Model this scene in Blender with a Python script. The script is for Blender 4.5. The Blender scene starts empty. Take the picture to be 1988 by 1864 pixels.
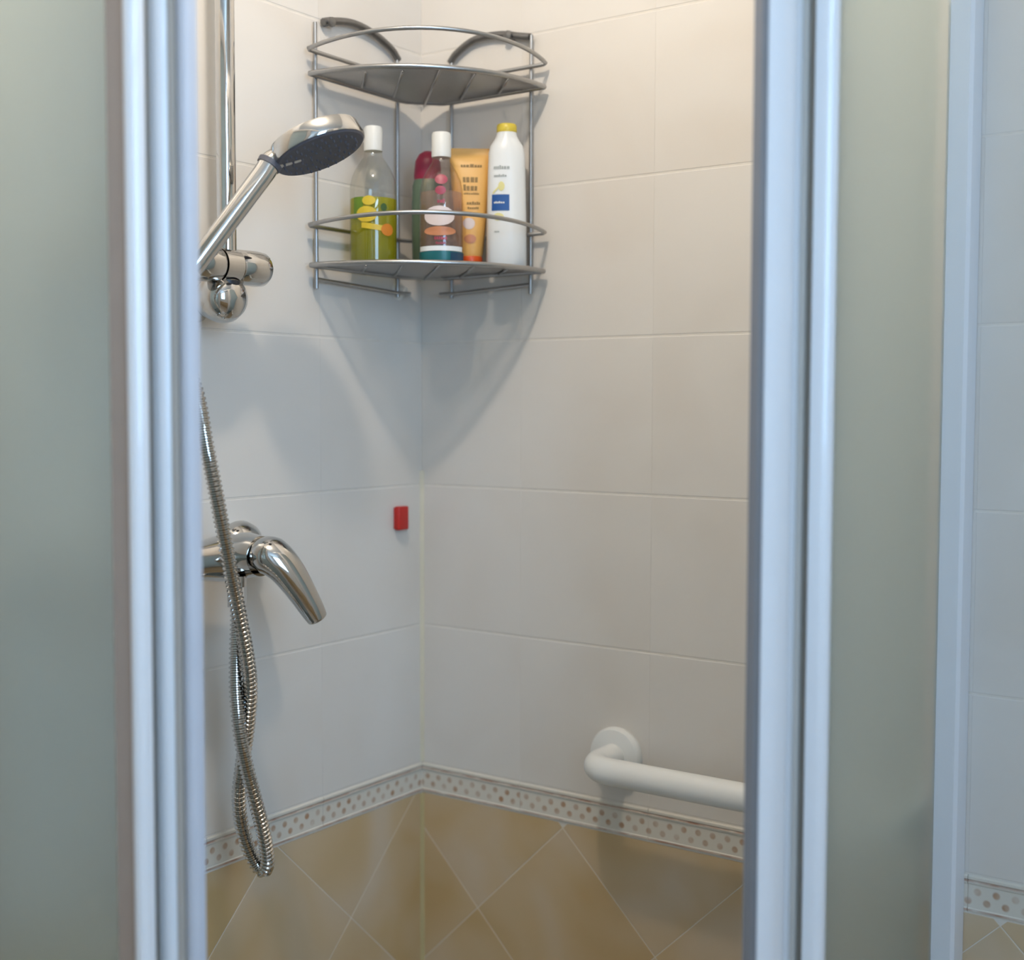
import bpy, bmesh, math, random
from mathutils import Vector, Matrix

random.seed(7)
S = bpy.context.scene
COL = S.collection

# ------------------------------------------------------------------ camera
cam_d = bpy.data.cameras.new('camera')
cam = bpy.data.objects.new('camera', cam_d)
COL.objects.link(cam)
S.camera = cam
cam_d.sensor_fit = 'HORIZONTAL'
cam_d.sensor_width = 36.0
cam_d.lens = 45.64
cam_d.clip_start = 0.01
YAW, PITCH, ROLL = 0.61363, 0.05667, 0.00272
fwd = Vector((-math.sin(YAW) * math.cos(PITCH), math.cos(YAW) * math.cos(PITCH), -math.sin(PITCH)))
rgt = fwd.cross(Vector((0, 0, 1))).normalized()
upv = rgt.cross(fwd)
r2 = rgt * math.cos(ROLL) + upv * math.sin(ROLL)
u2 = upv * math.cos(ROLL) - rgt * math.sin(ROLL)
M = Matrix((r2, u2, -fwd)).transposed().to_4x4()
M.translation = Vector((1.16717, -1.43407, 1.49138))
cam.matrix_world = M
cam_d.dof.use_dof = True
cam_d.dof.focus_distance = 1.5
cam_d.dof.aperture_fstop = 2.8

# ------------------------------------------------------------------ world, exposure, light strengths
w = bpy.data.worlds.new('world')
S.world = w
w.use_nodes = True
bg = w.node_tree.nodes['Background']
bg.inputs[0].default_value = (0.55, 0.72, 1.0, 1)
bg.inputs[1].default_value = 1.0
S.cycles.max_bounces = 6
S.cycles.diffuse_bounces = 3
S.cycles.glossy_bounces = 3
S.cycles.use_light_tree = False
S.cycles.transmission_bounces = 5
S.view_settings.view_transform = 'Standard'
S.view_settings.look = 'None'
S.view_settings.gamma = 1.0
S.view_settings.use_curve_mapping = False
S.view_settings.exposure = -0.42
LAMP_POS = (0.50, -0.71, 2.40)
LAMP_WATTS = 23.0
LAMP_R = 0.030
LAMP_COLOR = (1.0, 0.875, 0.73)
SKY_LOWER = ((0.40, 0.66, 1.0), 13.5)
SKY_UPPER = ((0.54, 0.77, 1.0), 20.0)


# ------------------------------------------------------------------ helpers
def link(o, parent=None):
    COL.objects.link(o)
    if parent is not None:
        o.parent = parent
    return o


def mesh_obj(name, verts, faces, mat, parent=None, smooth=False):
    me = bpy.data.meshes.new(name)
    me.from_pydata([tuple(v) for v in verts], [], faces)
    me.update()
    if mat:
        me.materials.append(mat)
    if smooth:
        for p in me.polygons:
            p.use_smooth = True
    o = bpy.data.objects.new(name, me)
    return link(o, parent)


def fix_normals(o):
    bm = bmesh.new()
    bm.from_mesh(o.data)
    bmesh.ops.recalc_face_normals(bm, faces=bm.faces)
    bm.to_mesh(o.data)
    bm.free()
    return o


def tag(o, label=None, cat=None, group=None, kind=None):
    if label: o['label'] = label
    if cat: o['category'] = cat
    if group: o['group'] = group
    if kind: o['kind'] = kind
    return o


def empty(name, loc=(0, 0, 0), rz=0.0):
    o = bpy.data.objects.new(name, None)
    o.location = loc
    o.rotation_euler = (0, 0, rz)
    o.empty_display_size = 0.05
    return link(o)


def autosmooth(o, deg=40):
    me = o.data
    for p in me.polygons:
        p.use_smooth = True
    bm = bmesh.new()
    bm.from_mesh(me)
    bmesh.ops.recalc_face_normals(bm, faces=bm.faces)
    lim = math.radians(deg)
    for e in bm.edges:
        e.smooth = not (len(e.link_faces) == 2 and e.calc_face_angle(0) > lim)
    bm.to_mesh(me)
    bm.free()
    return o


def box(name, lo, hi, mat, parent=None, bevel=0.0, seg=2):
    bm = bmesh.new()
    bmesh.ops.create_cube(bm, size=1)
    for v in bm.verts:
        v.co = Vector([(lo[i] + hi[i]) / 2 + v.co[i] * (hi[i] - lo[i]) for i in range(3)])
    if bevel:
        bmesh.ops.bevel(bm, geom=list(bm.edges), offset=bevel, segments=seg, profile=0.5, affect='EDGES')
    me = bpy.data.meshes.new(name)
    bm.to_mesh(me)
    bm.free()
    me.materials.append(mat)
    o = link(bpy.data.objects.new(name, me), parent)
    if bevel:
        autosmooth(o, 50)
    return o


def catmull(pts, n=8):
    P = [Vector(p) for p in pts]
    P = [P[0] * 2 - P[1]] + P + [P[-1] * 2 - P[-2]]
    out = []
    for i in range(1, len(P) - 2):
        for k in range(n):
            t = k / n
            a, b, c, d = P[i - 1], P[i], P[i + 1], P[i + 2]
            out.append(0.5 * ((2 * b) + (c - a) * t + (2 * a - 5 * b + 4 * c - d) * t * t + (3 * b - a - 3 * c + d) * t ** 3))
    out.append(P[-2])
    return out


def resample(pts, step):
    pts = [Vector(p) for p in pts]
    out = [pts[0]]
    acc = 0.0
    for a, b in zip(pts, pts[1:]):
        d = (b - a).length
        while d > 0 and acc + d >= step:
            t = (step - acc) / d
            a = a + (b - a) * t
            out.append(a.copy())
            d = (b - a).length
            acc = 0.0
        acc += d
    return out


def tube_data(path, rad, seg=12, closed=False, flat=1.0, flat_axis=None):
    path = [Vector(p) for p in path]
    n = len(path)
    V, F = [], []
    tang = []
    for i in range(n):
        if closed:
            t = path[(i + 1) % n] - path[i - 1]
        else:
            t = path[min(i + 1, n - 1)] - path[max(i - 1, 0)]
        tang.append(t.normalized())
    ref = Vector((0, 0, 1)) if abs(tang[0].z) < 0.9 else Vector((1, 0, 0))
    nrm = (ref - tang[0] * ref.dot(tang[0])).normalized()
    for i in range(n):
        nrm = (nrm - tang[i] * nrm.dot(tang[i])).normalized()
        bi = tang[i].cross(nrm)
        r = rad[i] if isinstance(rad, (list, tuple)) else rad
        for k in range(seg):
            a = 2 * math.pi * k / seg
            V.append(path[i] + (nrm * math.cos(a) * flat + bi * math.sin(a)) * r)
    m = n if closed else n - 1
    for i in range(m):
        j = (i + 1) % n
        for k in range(seg):
            k2 = (k + 1) % seg
            F.append((i * seg + k, i * seg + k2, j * seg + k2, j * seg + k))
    if not closed:
        F.append(tuple(range(seg - 1, -1, -1)))
        F.append(tuple((n - 1) * seg + k for k in range(seg)))
    return V, F


def tube(name, path, rad, mat, parent=None, seg=12, closed=False, flat=1.0):
    V, F = tube_data(path, rad, seg, closed, flat)
    return autosmooth(mesh_obj(name, V, F, mat, parent), 50)


def frame_to(axis):
    z = Vector(axis).normalized()
    ref = Vector((0, 0, 1)) if abs(z.z) < 0.95 else Vector((1, 0, 0))
    x = ref.cross(z).normalized()
    return Matrix((x, z.cross(x), z)).transposed()


def lathe(name, prof, mat, parent=None, seg=40, origin=(0, 0, 0), axis=(0, 0, 1)):
    """prof: list of (r, h) along the axis; the ends are closed"""
    Mx = frame_to(axis)
    O = Vector(origin)
    V, F = [], []
    for r, h in prof:
        for k in range(seg):
            a = 2 * math.pi * k / seg
            V.append(O + Mx @ Vector((r * math.cos(a), r * math.sin(a), h)))
    for i in range(len(prof) - 1):
        for k in range(seg):
            k2 = (k + 1) % seg
            F.append((i * seg + k, i * seg + k2, (i + 1) * seg + k2, (i + 1) * seg + k))
    if prof[0][0] > 1e-6: F.append(tuple(range(seg - 1, -1, -1)))
    if prof[-1][0] > 1e-6: F.append(tuple((len(prof) - 1) * seg + k for k in range(seg)))
    return autosmooth(mesh_obj(name, V, F, mat, parent), 40)


def extrude_poly(name, poly, z0, z1, mat, parent=None):
    """poly in XY, extruded along Z"""
    n = len(poly)
    V = [(x, y, z0) for x, y in poly] + [(x, y, z1) for x, y in poly]
    F = [tuple(range(n - 1, -1, -1)), tuple(range(n, 2 * n))]
    F += [(i, (i + 1) % n, n + (i + 1) % n, n + i) for i in range(n)]
    return autosmooth(mesh_obj(name, V, F, mat, parent), 35)


class Loft:
    """vertical body of stacked superellipse sections: rows of (z, rx, ry, exponent)"""
    def __init__(self, rows): self.rows = rows

    def at(self, z):
        R = self.rows
        if z <= R[0][0]: return R[0][1:]
        for a, b in zip(R, R[1:]):
            if z <= b[0]:
                t = (z - a[0]) / max(1e-9, b[0] - a[0])
                return tuple(a[i] + (b[i] - a[i]) * t for i in (1, 2, 3))
        return R[-1][1:]

    def pt(self, ang, z, off=0.0):
        rx, ry, e = self.at(z)
        c, s = math.cos(ang), math.sin(ang)
        p = 2.0 / e
        return Vector(((rx + off) * math.copysign(abs(c) ** p, c), (ry + off) * math.copysign(abs(s) ** p, s), z))

    def build(self, name, mat, parent, seg=48, off=0.0, deg=45):
        V, F = [], []
        for row in self.rows:
            for k in range(seg):
                V.append(self.pt(2 * math.pi * k / seg, row[0], off))
        n = len(self.rows)
        for i in range(n - 1):
            for k in range(seg):
                k2 = (k + 1) % seg
                F.append((i * seg + k, i * seg + k2, (i + 1) * seg + k2, (i + 1) * seg + k))
        F.append(tuple(range(seg - 1, -1, -1)))
        F.append(tuple((n - 1) * seg + k for k in range(seg)))
        return autosmooth(mesh_obj(name, V, F, mat, parent), deg)

    def patch(self, name, mat, parent, a0, a1, z0, z1, off=0.0005, nu=10, nv=6, skew=0.0):
        """printed patch; angles in degrees around the body, -90 faces the shelf front"""
        V, F = [], []
        for j in range(nv + 1):
            for i in range(nu + 1):
                a = math.radians(a0 + (a1 - a0) * i / nu)
                z = z0 + (z1 - z0) * j / nv + skew * (i / nu - 0.5)
                V.append(self.pt(a, z, off))
        for j in range(nv):
            for i in range(nu):
                q = j * (nu + 1) + i
                F.append((q, q + 1, q + nu + 2, q + nu + 1))
        return mesh_obj(name, V, F, mat, parent, True)

    def spot(self, name, mat, parent, ca, cz, ra, rz, off=0.0007, rot=0.0, seg=20):
        V = [self.pt(math.radians(ca), cz, off)]
        F = []
        for ring in (0.5, 1.0):
            for k in range(seg):
                t = 2 * math.pi * k / seg
                du, dv = math.cos(t) * ring, math.sin(t) * ring
                u = du * math.cos(rot) - dv * math.sin(rot)
                v = du * math.sin(rot) + dv * math.cos(rot)
                V.append(self.pt(math.radians(ca + u * ra), cz + v * rz, off))
        for k in range(seg):
            k2 = (k + 1) % seg
            F.append((0, 1 + k, 1 + k2))
            F.append((1 + k, 1 + seg + k, 1 + seg + k2, 1 + k2))
        return mesh_obj(name, V, F, mat, parent, True)


# ------------------------------------------------------------------ materials
def new_mat(name):
    m = bpy.data.materials.new(name)
    m.use_nodes = True
    return m, m.node_tree, m.node_tree.nodes['Principled BSDF']


def pm(name, col, rough=0.5, metal=0.0, coat=0.0, spec=0.5, noise=0.0, nscale=30.0, bump=0.0):
    m, nt, b = new_mat(name)
    b.inputs['Base Color'].default_value = (*col, 1)
    b.inputs['Roughness'].default_value = rough
    b.inputs['Metallic'].default_value = metal
    b.inputs['Coat Weight'].default_value = coat
    b.inputs['Specular IOR Level'].default_value = spec
    if noise or bump:
        tc = nt.nodes.new('ShaderNodeTexCoord')
        nz = nt.nodes.new('ShaderNodeTexNoise')
        nz.inputs['Scale'].default_value = nscale
        nz.inputs['Detail'].default_value = 1
        nt.links.new(tc.outputs['Object'], nz.inputs['Vector'])
        if noise:
            mx = nt.nodes.new('ShaderNodeMix')
            mx.data_type = 'RGBA'
            mx.inputs['A'].default_value = (*[c * (1 - noise) for c in col], 1)
            mx.inputs['B'].default_value = (*[min(1, c * (1 + noise)) for c in col], 1)
            nt.links.new(nz.outputs['Fac'], mx.inputs['Factor'])
            nt.links.new(mx.outputs['Result'], b.inputs['Base Color'])
        if bump:
            bp = nt.nodes.new('ShaderNodeBump')
            bp.inputs['Strength'].default_value = bump
            bp.inputs['Distance'].default_value = 0.001
            nt.links.new(nz.outputs['Fac'], bp.inputs['Height'])
            nt.links.new(bp.outputs['Normal'], b.inputs['Normal'])
    return m


def tile_mat(name, ca, cb, cc, scale, rough):
    """clouded ceramic: three tones mixed by noise, offset per tile"""
    m, nt, b = new_mat(name)
    N, L = nt.nodes.new, nt.links.new
    geo = N('ShaderNodeNewGeometry')
    oi = N('ShaderNodeObjectInfo')
    add = N('ShaderNodeVectorMath'); add.operation = 'ADD'
    sc = N('ShaderNodeVectorMath'); sc.operation = 'SCALE'
    cmb = N('ShaderNodeCombineXYZ')
    L(oi.outputs['Random'], cmb.inputs['X']); L(oi.outputs['Random'], cmb.inputs['Z'])
    sc.inputs['Scale'].default_value = 0.25
    L(cmb.outputs[0], sc.inputs[0])
    L(geo.outputs['Position'], add.inputs[0]); L(sc.outputs[0], add.inputs[1])
    n1 = N('ShaderNodeTexNoise'); n1.inputs['Scale'].default_value = scale; n1.inputs['Detail'].default_value = 2
    n1.inputs['Distortion'].default_value = 0.6
    L(add.outputs[0], n1.inputs['Vector'])
    rp = N('ShaderNodeValToRGB')
    e = rp.color_ramp.elements
    e[0].position = 0.32; e[0].color = (*ca, 1)
    e[1].position = 0.72; e[1].color = (*cc, 1)
    x = e.new(0.52); x.color = (*cb, 1)
    L(n1.outputs['Fac'], rp.inputs['Fac'])
    L(rp.outputs['Color'], b.inputs['Base Color'])
    b.inputs['Roughness'].default_value = rough
    b.inputs['Specular IOR Level'].default_value = 0.45
    return m


def border_mat():
    """cream listello with two staggered rows of painted dots and rust lines (printed decor)"""
    m, nt, b = new_mat('border_ceramic')
    N, L = nt.nodes.new, nt.links.new
    tc = N('ShaderNodeTexCoord')
    sp = N('ShaderNodeSeparateXYZ')
    L(tc.outputs['Object'], sp.inputs[0])

    def mth(op, a, c=None):
        n = N('ShaderNodeMath'); n.operation = op
        for i, v in enumerate((a, c)):
            if v is None: continue
            if isinstance(v, (int, float)): n.inputs[i].default_value = v
            else: L(v, n.inputs[i])
        return n.outputs[0]

    def sstep(v, a, c):
        n = N('ShaderNodeMapRange'); n.interpolation_type = 'SMOOTHSTEP'
        L(v, n.inputs['Value'])
        n.inputs['From Min'].default_value = a; n.inputs['From Max'].default_value = c
        n.inputs['To Min'].default_value = 1; n.inputs['To Max'].default_value = 0
        return n.outputs[0]
    X, Z = sp.outputs['X'], sp.outputs['Z']
    pitch = 0.020
    u = mth('DIVIDE', X, pitch)
    masks = []
    for zc, off in ((0.0235, 0.0), (0.0125, 0.5)):
        fx = mth('SUBTRACT', mth('FRACT', mth('ADD', u, off)), 0.5)
        dx = mth('MULTIPLY', fx, pitch)
        dz = mth('SUBTRACT', Z, zc)
        d = mth('SQRT', mth('ADD', mth('MULTIPLY', dx, dx), mth('MULTIPLY', dz, dz)))
        masks.append(sstep(d, 0.0026, 0.0052))
    dots = mth('MAXIMUM', masks[0], masks[1])
    nz = N('ShaderNodeTexNoise'); nz.inputs['Scale'].default_value = 38
    geo = N('ShaderNodeNewGeometry')
    L(geo.outputs['Position'], nz.inputs['Vector'])
    var = N('ShaderNodeMapRange')
    L(nz.outputs['Fac'], var.inputs['Value'])
    var.inputs['From Min'].default_value = 0.3; var.inputs['From Max'].default_value = 0.65
    var.inputs['To Min'].default_value = 0.12; var.inputs['To Max'].default_value = 0.9
    dots = mth('MULTIPLY', dots, var.outputs[0])
    lines = mth('MAXIMUM', sstep(mth('ABSOLUTE', mth('SUBTRACT', Z, 0.0352)), 0.0006, 0.0018),
                sstep(mth('ABSOLUTE', mth('SUBTRACT', Z, 0.0026)), 0.0004, 0.0016))
    lines = mth('MULTIPLY', lines, var.outputs[0])
    m1 = N('ShaderNodeMix'); m1.data_type = 'RGBA'
    m1.inputs['A'].default_value = (0.72, 0.67, 0.58, 1); m1.inputs['B'].default_value = (0.40, 0.20, 0.09, 1)
    L(dots, m1.inputs['Factor'])
    m2 = N('ShaderNodeMix'); m2.data_type = 'RGBA'
    m2.inputs['B'].default_value = (0.34, 0.15, 0.085, 1)
    L(lines, m2.inputs['Factor']); L(m1.outputs['Result'], m2.inputs['A'])
    L(m2.outputs['Result'], b.inputs['Base Color'])
    b.inputs['Roughness'].default_value = 0.4
    return m


def clear_mat(name, tint, gloss=0.10):
    """thin clear plastic: tinted see-through with a fresnel gloss"""
    m, nt, b = new_mat(name)
    N, L = nt.nodes.new, nt.links.new
    nt.nodes.remove(b)
    out = nt.nodes['Material Output']
    tr = N('ShaderNodeBsdfTransparent'); tr.inputs[0].default_value = (*tint, 1)
    gl = N('ShaderNodeBsdfGlossy'); gl.inputs['Roughness'].default_value = 0.04
    fr = N('ShaderNodeLayerWeight'); fr.inputs['Blend'].default_value = 0.5
    pw = N('ShaderNodeMath'); pw.operation = 'POWER'; pw.inputs[1].default_value = 4.0
    sc = N('ShaderNodeMath'); sc.operation = 'MULTIPLY'; sc.inputs[1].default_value = 0.5
    L(fr.outputs['Facing'], pw.inputs[0]); L(pw.outputs[0], sc.inputs[0])
    ad = N('ShaderNodeMath'); ad.operation = 'ADD'; ad.inputs[1].default_value = gloss * 0.7; ad.use_clamp = True
    mx = N('ShaderNodeMixShader')
    L(sc.outputs[0], ad.inputs[0]); L(ad.outputs[0], mx.inputs[0])
    L(tr.outputs[0], mx.inputs[1]); L(gl.outputs[0], mx.inputs[2]); L(mx.outputs[0], out.inputs[0])
    return m


def liquid_mat(name, tint, body, mixf=0.5):
    m, nt, b = new_mat(name)
    N, L = nt.nodes.new, nt.links.new
    nt.nodes.remove(b)
    out = nt.nodes['Material Output']
    tr = N('ShaderNodeBsdfTransparent'); tr.inputs[0].default_value = (*tint, 1)
    tl = N('ShaderNodeBsdfTranslucent'); tl.inputs[0].default_value = (*body, 1)
    df = N('ShaderNodeBsdfDiffuse'); df.inputs[0].default_value = (*body, 1)
    m1 = N('ShaderNodeMixShader'); m1.inputs[0].default_value = 0.5
    L(tl.outputs[0], m1.inputs[1]); L(df.outputs[0], m1.inputs[2])
    mx = N('ShaderNodeMixShader'); mx.inputs[0].default_value = mixf
    L(tr.outputs[0], mx.inputs[1]); L(m1.outputs[0], mx.inputs[2]); L(mx.outputs[0], out.inputs[0])
    return m


def frosted_mat():
    """etched face of the glass: forward-peaked scatter, some even scatter, a little gloss"""
    m, nt, b = new_mat('frosted_glass')
    N, L = nt.nodes.new, nt.links.new
    nt.nodes.remove(b)
    out = nt.nodes['Material Output']
    tl = N('ShaderNodeBsdfTranslucent'); tl.inputs[0].default_value = (0.88, 0.93, 0.92, 1)
    rf = N('ShaderNodeBsdfRefraction'); rf.inputs[0].default_value = (0.90, 0.94, 0.92, 1)
    rf.inputs['Roughness'].default_value = 0.62; rf.inputs['IOR'].default_value = 1.30
    df = N('ShaderNodeBsdfDiffuse'); df.inputs[0].default_value = (0.70, 0.74, 0.72, 1)
    m0 = N('ShaderNodeMixShader'); m0.inputs[0].default_value = 0.72
    L(tl.outputs[0], m0.inputs[1]); L(rf.outputs[0], m0.inputs[2])
    m1 = N('ShaderNodeMixShader'); m1.inputs[0].default_value = 0.10
    L(m0.outputs[0], m1.inputs[1]); L(df.outputs[0], m1.inputs[2])
    gl = N('ShaderNodeBsdfGlossy'); gl.inputs['Roughness'].default_value = 0.45
    gl.inputs[0].default_value = (0.8, 0.85, 0.85, 1)
    mx = N('ShaderNodeMixShader'); mx.inputs[0].default_value = 0.03
    L(m1.outputs[0], mx.inputs[1]); L(gl.outputs[0], mx.inputs[2])
    L(mx.outputs[0], out.inputs[0])
    return m


def pane(lo, hi, parent, out_n):
    """glass slab: etched on its outer face, clear on the others"""
    o = box('glass_pane', lo, hi, M_PLAIN, parent)
    o.data.materials.append(M_FROST)
    for p in o.data.polygons:
        if p.normal.dot(Vector(out_n)) > 0.9: p.material_index = 1
    return o


def emit_mat(name, col, strength):
    m, nt, b = new_mat(name)
    b.inputs['Base Color'].default_value = (0.8, 0.8, 0.8, 1)
    b.inputs['Emission Color'].default_value = (*col, 1)
    b.inputs['Emission Strength'].default_value = strength
    return m


M_CREAM = tile_mat('cream_ceramic', (0.725, 0.668, 0.600), (0.750, 0.702, 0.642), (0.765, 0.720, 0.662), 5.0, 0.30)
M_OCHRE = tile_mat('ochre_ceramic', (0.56, 0.385, 0.185), (0.61, 0.455, 0.275), (0.65, 0.525, 0.385), 5.5, 0.33)
M_BORDER = border_mat()
M_GROUT = pm('cream_grout', (0.76, 0.705, 0.63), 0.9, noise=0.08, nscale=60)
M_PLASTER = pm('white_plaster', (0.78, 0.76, 0.72), 0.85, noise=0.04, nscale=12)
M_FLOOR = tile_mat('beige_floor_ceramic', (0.42, 0.31, 0.20), (0.50, 0.38, 0.26), (0.55, 0.43, 0.30), 4.0, 0.4)
M_ALU = pm('white_satin_aluminium', (0.90, 0.90, 0.91), 0.28, metal=0.0, coat=0.3, noise=0.01, nscale=200)
M_ALU_W = pm('white_lacquered_aluminium', (0.80, 0.81, 0.83), 0.32, coat=0.2, noise=0.01)
M_CHROME = pm('chrome', (0.60, 0.585, 0.56), 0.07, metal=1.0, noise=0.02, nscale=80)
M_STEEL = pm('brushed_steel_wire', (0.42, 0.415, 0.41), 0.34, metal=1.0, noise=0.05, nscale=200)
M_STEEL_D = pm('dull_dark_steel', (0.22, 0.215, 0.21), 0.45, metal=1.0, noise=0.15, nscale=150)
M_FACE = pm('dark_grey_rubber', (0.10, 0.10, 0.12), 0.55, noise=0.1, nscale=120)
M_BLACK = pm('black_plastic', (0.025, 0.025, 0.03), 0.4)
M_WHITE_PL = pm('white_enamel', (0.86, 0.85, 0.81), 0.28, coat=0.3, noise=0.01)
M_CAP = pm('white_cap_plastic', (0.84, 0.81, 0.74), 0.4, noise=0.02)
M_SEAL = pm('dark_grey_rubber_seal', (0.20, 0.195, 0.20), 0.6, noise=0.05)
M_BROWN_STRIP = pm('matte_brown', (0.42, 0.33, 0.27), 0.5, noise=0.05)
M_VINYL = pm('pale_vinyl', (0.62, 0.64, 0.70), 0.45, noise=0.03)
M_SILICONE = pm('yellowed_silicone', (0.70, 0.635, 0.49), 0.55, noise=0.12, nscale=14)
M_RED = pm('red_plastic', (0.50, 0.018, 0.012), 0.38, noise=0.05)
M_CHANNEL = pm('beige_grey_vinyl', (0.66, 0.60, 0.53), 0.5, noise=0.03)
M_SILICONE_D = pm('ochre_stained_silicone', (0.50, 0.40, 0.20), 0.55, noise=0.12, nscale=14)
M_FROST = frosted_mat()
M_PLAIN = clear_mat('plain_glass', (0.96, 0.975, 0.965), 0.05)
M_TRAY = pm('white_acrylic', (0.80, 0.80, 0.78), 0.25, noise=0.01)

# ------------------------------------------------------------------ room shell
XR, YB, ZC = 2.02, -2.30, 2.50          # far window wall, wall behind, ceiling
T = 0.007                               # tile thickness; tile faces lie on x = 0 and y = 0
Z_BT, Z_BB = 0.980, 0.937               # border top and bottom
floor = tag(box('floor', (-0.12, YB - 0.12, -0.10), (XR + 0.12, 0.12, 0.0), M_FLOOR), kind='structure')
ceil_ = tag(box('ceiling', (-0.12, YB - 0.12, ZC), (XR + 0.12, 0.12, ZC + 0.1), M_PLASTER), kind='structure')
wall_r = tag(box('wall_right', (-0.12, 0.0004, 0), (XR, 0.12, ZC), M_GROUT), kind='structure')
wall_l = tag(box('wall_left', (-0.12, YB, 0), (-0.0004, 0.0004, ZC), M_GROUT), kind='structure')
wall_b = tag(box('wall_back', (-0.12, YB - 0.12, 0), (XR + 0.12, YB, ZC), M_PLASTER), kind='structure')

# window wall, built round its opening
WY0, WY1, WZ0, WZ1 = -1.95, -1.08, 1.36, 2.42
V, F = [], []
ys = [YB, WY0, WY1, 0.12]
zs = [0, WZ0, WZ1, ZC]
bm = bmesh.new()
for i in range(3):
    for j in range(3):
        if i == 1 and j == 1: continue
        r = bmesh.ops.create_cube(bm, size=1)
        for v in r['verts']:
            v.co = Vector((XR + 0.06 + v.co.x * 0.12, (ys[i] + ys[i + 1]) / 2 + v.co.y * (ys[i + 1] - ys[i]),
                           (zs[j] + zs[j + 1]) / 2 + v.co.z * (zs[j + 1] - zs[j])))
me = bpy.data.meshes.new('wall_far'); bm.to_mesh(me); bm.free(); me.materials.append(M_PLASTER)
wall_f = tag(link(bpy.data.objects.new('wall_far', me)), kind='structure')

win = tag(empty('window_1', (XR + 0.05, (WY0 + WY1) / 2, WZ0)), kind='structure')
cy = (WY0 + WY1) / 2
hy, hz = (WY1 - WY0) / 2, WZ1 - WZ0
ZT = 0.85                                 # transom height above the sill
box('window_frame', (-0.03, -hy, 0), (0.03, -hy + 0.05, hz), M_ALU_W, win, 0.004)
box('window_frame', (-0.03, hy - 0.05, 0), (0.03, hy, hz), M_ALU_W, win, 0.004)
box('window_frame', (-0.03, -hy + 0.05, 0), (0.03, hy - 0.05, 0.05), M_ALU_W, win, 0.004)
box('window_frame', (-0.03, -hy + 0.05, hz - 0.04), (0.03, hy - 0.05, hz), M_ALU_W, win, 0.004)
box('transom', (-0.03, -hy + 0.05, ZT), (0.03, hy - 0.05, ZT + 0.06), M_ALU_W, win, 0.004)
box('pane', (-0.004, -hy + 0.05, 0.05), (0.004, hy - 0.05, ZT), emit_mat('daylit_pane_lower', *SKY_LOWER), win)
box('pane', (-0.004, -hy + 0.05, ZT + 0.06), (0.004, hy - 0.05, hz - 0.04), emit_mat('daylit_pane_upper', *SKY_UPPER), win)

# ------------------------------------------------------------------ wall tiles
TILE_CACHE = {}


def poly_tile_mesh(poly, bev=0.0008, bu=None):
    """poly: CCW outline in the wall plane (u, v); front face at depth 0, body of thickness T behind it"""
    n = len(poly)
    c = Vector((sum(p[0] for p in poly) / n, sum(p[1] for p in poly) / n))
    inner = []
    for i in range(n):
        p0, p1, p2 = Vector(poly[i - 1]), Vector(poly[i]), Vector(poly[(i + 1) % n])
        d1, d2 = (p1 - p0).normalized(), (p2 - p1).normalized()
        n1, n2 = Vector((-d1.y, d1.x)), Vector((-d2.y, d2.x))
        k = 1 + n1.dot(n2)
        o2 = (n1 + n2) * (bev / max(k, 0.35))
        if bu is not None: o2.x *= bu / bev
        inner.append(p1 + o2)
    V = [(p.x, 0.0, p.y) for p in inner] + [(p[0], bev * 0.45, p[1]) for p in poly] + [(p[0], T, p[1]) for p in poly]
    F = [tuple(range(n))]
    for a in (0, n):
        F += [(a + i, a + n + i, a + n + (i + 1) % n, a + (i + 1) % n) for i in range(n)]
    F.append(tuple(range(3 * n - 1, 2 * n - 1, -1)))
    return V, F


def clip(poly, axis, val, keep_less):
    out = []
    n = len(poly)
    for i in range(n):
        a, b_ = poly[i], poly[(i + 1) % n]
        ia = (a[axis] <= val) == keep_less
        ib = (b_[axis] <= val) == keep_less
        if ia: out.append(a)
        if ia != ib:
            t = (val - a[axis]) / (b_[axis] - a[axis])
            out.append((a[0] + (b_[0] - a[0]) * t, a[1] + (b_[1] - a[1]) * t))
    return out


def clean(poly):
    out = []
    for p in poly:
        if not out or (Vector(p) - Vector(out[-1])).length > 0.003: out.append(p)
    if len(out) > 1 and (Vector(out[0]) - Vector(out[-1])).length <= 0.003: out.pop()
    return out


def add_tile(name, poly, mat, wall, side):
    """side R: u = x on plane y=0; side L: u = -y on plane x=0 (mirrored)"""
    poly = clean(poly)
    if len(poly) < 3: return None
    o = (min(p[0] for p in poly), min(p[1] for p in poly))
    loc = [(p[0] - o[0], p[1] - o[1]) for p in poly]
    key = (side, mat.name, tuple((round(a, 4), round(b_, 4)) for a, b_ in loc))
    if key not in TILE_CACHE:
        V, F = poly_tile_mesh(loc, 0.0012, 0.00006) if mat is M_CREAM else poly_tile_mesh(loc, 0.0007)
        if side == 'L':
            V = [(-y, -x, z) for x, y, z in V]
        me = bpy.data.meshes.new(name)
        me.from_pydata(V, [], F)
        me.update()
        me.materials.append(mat)
        bm = bmesh.new(); bm.from_mesh(me)
        bmesh.ops.recalc_face_normals(bm, faces=bm.faces)
        bm.to_mesh(me); bm.free()
        TILE_CACHE[key] = me
    t = bpy.data.objects.new(name, TILE_CACHE[key])
    t.location = (o[0], 0, o[1]) if side == 'R' else (0, -o[0], o[1])
    return link(t, wall)


GH, GV = 0.0008, 0.00002      # half joints: level joints read clearly, upright ones are nearly closed


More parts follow.
